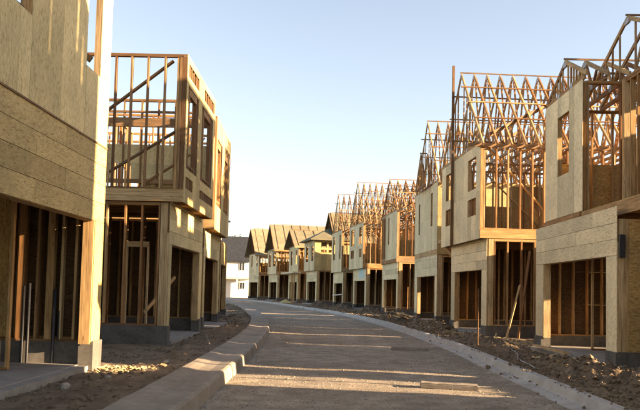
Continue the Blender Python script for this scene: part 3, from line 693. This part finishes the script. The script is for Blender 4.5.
# L3, L4
H = House('framed_house', (-4.85, 27.6), 2.5, -1, 'tall narrow glimpse of timber house shell boarded on its near side', 'house', GL)
L, D, zf = 5.3, 8.0, 4.1
ground_floor(H, L, D, zf, 2.75, .5, 4.8, 'osbv', stem=.5)
floor_plate(H, 0, L, D, .35, zf)
upper(H, 0, L, D, .35, zf, 8.0, [(.6, 1.6, 4.9, 6.9), (3.3, 4.3, 4.9, 6.9)], 'osbw', near='open', inner=True, bare=[(.2, 2.0, 4.7, 7.2), (2.9, 4.9, 4.7, 7.4)])
H = House('framed_house', (-5.5, 36.0), 5, -1, 'single storey of bare orange studs just begun past the taller shells', 'house', GL)
L, D, zf = 5.3, 8.0, 3.9
ground_floor(H, L, D, zf, 2.75, .5, 4.8, 'osbg', stem=.45)
floor_plate(H, 0, L, D, .0, zf)

# white finished house where the road bends away
class Plain(House):
    def P(s, u, v, z): return Vector((u, v, z))
    def box(s, name, x0, x1, y0, y1, z0, z1, mat):
        c = Vector(((x0 + x1) / 2, (y0 + y1) / 2, (z0 + z1) / 2))
        return s.put(name, box_mesh(x1 - x0, y1 - y0, z1 - z0, mat), Vector((1, 0, 0)), Vector((0, 1, 0)), Vector((0, 0, 1)), c, False)
H = Plain('white_house', (-22.2, 121.5), 8, 1, 'finished white sided house with dark shingle roof closing the view at the bend', 'house')
H.box('wall', 0, 8.4, 0, 8, -.3, 6.3, 'siding')
for k in range(20): H.box('siding_board', -.02, 8.42, -.035, .0, 3.6 + k * .14, 3.6 + k * .14 + .12, 'siding')
mesh_obj('roof', [(-.5, -.6, 6.05), (8.9, -.6, 6.05), (8.9, 4, 10.3), (-.5, 4, 10.3), (8.9, 8.6, 6.05), (-.5, 8.6, 6.05), (-.5, -.6, 5.9), (8.9, -.6, 5.9), (8.9, 8.6, 5.9), (-.5, 8.6, 5.9)],
         [(0, 1, 2, 3), (3, 2, 4, 5), (0, 6, 7, 1), (4, 8, 9, 5), (1, 7, 8, 4, 2), (0, 3, 5, 9, 6), (6, 9, 8, 7)], 'shingle', H.root)
def window(x, z, w_, h_):
    f = H.box('window', x - .08, x + w_ + .08, -.10, -.036, z - .08, z + h_ + .08, 'siding')
    g = H.box('pane', x, x + w_, -.115, -.101, z, z + h_, 'glass'); g.parent = f; g.location = g.location - f.location
    b = H.box('glazing_bar', x + w_ / 2 - .03, x + w_ / 2 + .03, -.13, -.116, z, z + h_, 'siding'); b.parent = f; b.location = b.location - f.location
window(6.75, 4.5, .75, 1.25); window(2.6, 4.5, .75, 1.25)
H.box('porch_roof', -.3, 8.7, -1.5, -.04, 3.05, 3.4, 'trim')
H.box('garage_door', .8, 5.8, -.09, -.036, .05, 2.5, 'siding'); window(6.9, 1.5, .7, 1.0)
for x in (-.1, 6.3, 8.3): H.box('porch_post', x, x + .22, -1.4, -1.18, -.2, 3.05, 'siding')

# a tree crown over the white house roof
def tree(x, y, h, r, label):
    t = bpy.data.objects.new('tree', None); COL.objects.link(t); t.location = (x, y, 0); tag(t, label, 'tree')
    n = 8; vs = [(rad * math.cos(6.2832 * i / n), rad * math.sin(6.2832 * i / n), z) for z, rad in ((-.3, .3), (h * .45, .2), (h * .8, .06)) for i in range(n)]
    mesh_obj('trunk', vs, [(k * n + i, k * n + (i + 1) % n, (k + 1) * n + (i + 1) % n, (k + 1) * n + i) for k in range(2) for i in range(n)], 'lumd', t)
    vs, fs = [], []; r2 = random.Random(int(x * 10))
    lobes = [(r2.gauss(0, r * .5), r2.gauss(0, r * .5), h * r2.uniform(.55, .9), r * r2.uniform(.35, .6)) for _ in range(9)]
    for k in range(1500):
        lx, ly, lz, lr = r2.choice(lobes); d = Vector((r2.gauss(0, 1), r2.gauss(0, 1), r2.gauss(0, .8))).normalized() * lr * r2.uniform(.5, 1.05)
        e = Euler((r2.uniform(0, 6), r2.uniform(0, 6), 0)); b = len(vs)
        for q in ((-.14, -.07, 0), (.14, -.07, 0), (.14, .07, 0), (-.14, .07, 0)):
            q = Vector(q); q.rotate(e); vs.append((lx + d.x + q.x, ly + d.y + q.y, lz + d.z + q.z))
        fs.append((b, b + 1, b + 2, b + 3))
    mesh_obj('crown', vs, fs, 'foil', t)
tree(-17.3, 139, 12.0, 2.6, 'dull green tree crown rising behind the white house roof')
tree(-21.5, 142, 11.4, 2.4, 'second tree crown behind the dark roof, further along the ridge')

# ------------------------------------------------------------------ small things
def board(name, p, q, a, b, mat, label, cat, group=None):
    p, q = Vector(p), Vector(q); X = (q - p); l = X.length; X.normalize(); Y = Vector((0, 0, 1)).cross(X); Y.normalize(); Z = X.cross(Y)
    o = bpy.data.objects.new(name, box_mesh(l, a, b, mat)); COL.objects.link(o)
    mt = Matrix((X, Y, Z)).transposed().to_4x4(); mt.translation = (p + q) / 2; o.matrix_world = mt
    return tag(o, label, cat, group)
def block(name, c, rz, l, wd, h, mat, label, cat, group=None):
    bm = bmesh.new(); bmesh.ops.create_cube(bm, size=1); bmesh.ops.scale(bm, vec=(l, wd, h), verts=bm.verts)
    bmesh.ops.bevel(bm, geom=bm.edges[:], offset=.018, segments=2, affect='EDGES'); bmesh.ops.subdivide_edges(bm, edges=[e for e in bm.edges if e.calc_length() > .3], cuts=6)
    for v in bm.verts: v.co += Vector((nz(v.co.x * 5, v.co.y * 5, 1.5, l), nz(v.co.y * 5, v.co.z * 5, 1.5, 3), nz(v.co.x * 4, v.co.y * 9, 1.2, 4))) * .012
    me = bpy.data.meshes.new(name); bm.to_mesh(me); bm.free(); me.materials.append(M[mat])
    o = bpy.data.objects.new(name, me); COL.objects.link(o); o.location = c; o.rotation_euler = (.02, .01, rz); return tag(o, label, cat, group)
block('concrete_block', (2.04, 13.2, -.015), -.16, 1.0, .28, .1, 'curb', 'rough pale concrete slab lying on the gravel by the clod strewn verge', 'slab')
block('concrete_block', (2.2, 21.6, -.02), -.08, 1.05, .22, .1, 'curb', 'thin concrete slab at the end of a sunlit streak on the road', 'slab')
board('plank', (5.66, 21.3, .2), (5.32, 17.3, .3), .14, .045, 'luml', 'long pale plank lying on the dirt in front of the bay window garage', 'plank')
board('leaning_board', (6.6, 27.0, .05), (7.1, 27.42, 3.2), .09, .04, 'lumd', 'reddish board leaning on the studs beside the tall pole house garage', 'board')
board('leaning_board', (6.05, 26.5, .03), (6.72, 27.3, 1.95), .07, .035, 'luml', 'short pale board leaning against the reddish leaning board', 'board')
board('stake', (4.24, 22.2, -.1), (4.26, 22.25, 1.75), .035, .035, 'lumd', 'thin dark survey stake standing upright in the dirt verge', 'stake')
board('stake', (-3.2, 19.9, -.05), (-3.34, 19.8, .36), .04, .03, 'conc', 'short grey stake tilting out of the dirt behind the wide kerb', 'stake')
def tube(name, pts, r, mat, label, cat):
    c = bpy.data.curves.new(name, 'CURVE'); c.dimensions = '3D'; c.bevel_depth = r; c.bevel_resolution = 2; sp = c.splines.new('POLY'); sp.points.add(len(pts) - 1)
    for q, p in zip(sp.points, pts): q.co = (*p, 1)
    tmp = bpy.data.objects.new('tmp', c); COL.objects.link(tmp); dg = bpy.context.evaluated_depsgraph_get()
    me = bpy.data.meshes.new_from_object(tmp.evaluated_get(dg)); bpy.data.objects.remove(tmp); me.materials.clear(); me.materials.append(M[mat])
    o = bpy.data.objects.new(name, me); COL.objects.link(o); return tag(o, label, cat)
def gz(x, y): return sum(ground_z(x + dx, y + dy) for dx in (-.12, 0, .12) for dy in (-.15, 0, .15)) / 9
tube('hose', [(5.6 - .5 * t - .12 * math.sin(t * 6), 26 - 3.6 * t, gz(5.6 - .5 * t, 26 - 3.6 * t) + .03 + .35 * max(0, .12 - t) * 4) for t in [i / 24 for i in range(25)]], .022, 'luml', 'pale hose curling over the dirt below the leaning boards', 'hose')
tube('cable', [(5.0 - .9 * t + .1 * math.sin(t * 7), 21.6 - 6.2 * t, gz(5.0 - .9 * t + .1 * math.sin(t * 7), 21.6 - 6.2 * t) + .025) for t in [i / 40 for i in range(41)]], .014, 'steel', 'thin grey cable trailing over the dirt verge toward the kerb', 'cable')
r3 = random.Random(8)
for k in range(16):
    x, y = r3.uniform(3.3, 4.2), r3.uniform(39.5, 46); x -= (y - 40) * .09; a = r3.uniform(0, 3.1); l = r3.uniform(.5, 1.3); z = ground_z(x, y) + r3.uniform(.05, .3)
    board('scrap_board', (x - math.cos(a) * l / 2, y - math.sin(a) * l / 2, z), (x + math.cos(a) * l / 2, y + math.sin(a) * l / 2, z + r3.uniform(-.1, .12)), .12, .035, r3.choice(['luml', 'lum', 'chip']),
          'offcut of framing lumber in the scrap heap before the slot window house', 'board', 'lumber scrap heap')
pts = []
for k in range(26):
    x, y = r3.gauss(-3.6, .35), r3.uniform(9.5, 22); s_ = r3.uniform(.05, .09); pts.append((x, y, s_))
pts = [(-4.05, 11.45, .09), (-3.75, 12.6, .05), (-3.35, 15.2, .06), (-3.7, 17.4, .05)]
LB = ['fist sized brown rock on the dirt before the open garage slab', 'small rock beside the corner of the garage slab', 'small rock on the dirt past the lit corner pier', 'small rock on the dirt below the open stud garage']
for (x, y, s_), lb in zip(pts, LB):
    bm = bmesh.new(); bmesh.ops.create_icosphere(bm, subdivisions=2, radius=s_)
    for v in bm.verts: v.co *= 1 + .5 * noise.noise(v.co * 9 + Vector((x, y, 0))); v.co.z *= .75
    me = bpy.data.meshes.new('rock'); bm.to_mesh(me); bm.free(); me.materials.append(M['stone']); o = bpy.data.objects.new('rock', me); COL.objects.link(o); o.location = (x, y, ground_z(x, y) + s_ * .4); tag(o, lb, 'rock')
# sand heap far along the verge
n, rings = 18, 6; vs = [(0, 0, .75)]; fs = []
for k in range(1, rings + 1):
    for i in range(n):
        a = 6.2832 * i / n; q = k / rings; rad = q * (1.0 + .15 * nz(math.cos(a), math.sin(a), 2)); vs.append((rad * math.cos(a), rad * math.sin(a), .75 * (1 - q)**1.1 - .1 * (k == rings) + .03 * nz(a, k, 1.7)))
fs += [(0, 1 + i, 1 + (i + 1) % n) for i in range(n)]
for k in range(rings - 1): fs += [(1 + k * n + i, 1 + (k + 1) * n + i, 1 + (k + 1) * n + (i + 1) % n, 1 + k * n + (i + 1) % n) for i in range(n)]
o = mesh_obj('sand_heap', vs, fs, 'straw', smooth=True); o.scale = (.75, .75, .55); o.location = (-5.6, 87.0, 0.05); tag(o, 'small yellow heap of sand at the kerb before the porch roof house', 'sand heap')
# tape across the garage of the tall open gable house
board('barrier_tape', (.78, 70.5, 1.25), (-.15, 76.0, 1.1), .01, .09, 'tape', 'pale barrier tape strung across a garage opening below the open gable', 'tape')
# street lamp beyond the taller shells
t = bpy.data.objects.new('street_lamp', None); COL.objects.link(t); t.location = (-7.95, 52, 0); tag(t, 'dark slim street lamp rising past the edge of the boarded shell', 'street lamp')
def lathe(name, prof, mat, par):
    n = 10; vs = [(r * math.cos(6.2832 * i / n), r * math.sin(6.2832 * i / n), z) for r, z in prof for i in range(n)]
    return mesh_obj(name, vs, [(k * n + i, k * n + (i + 1) % n, (k + 1) * n + (i + 1) % n, (k + 1) * n + i) for k in range(len(prof) - 1) for i in range(n)], mat, par, True)
lathe('pole', [(.14, -.2), (.14, .3), (.075, .4), (.055, 6.2)], 'black', t)
o = mesh_obj('lamp_head', [(x, y, z) for x in (-.05, .62) for y in (-.13, .13) for z in (6.16, 6.27)], [(0, 1, 3, 2), (4, 6, 7, 5), (0, 4, 5, 1), (2, 3, 7, 6), (0, 2, 6, 4), (1, 5, 7, 3)], 'black', t)
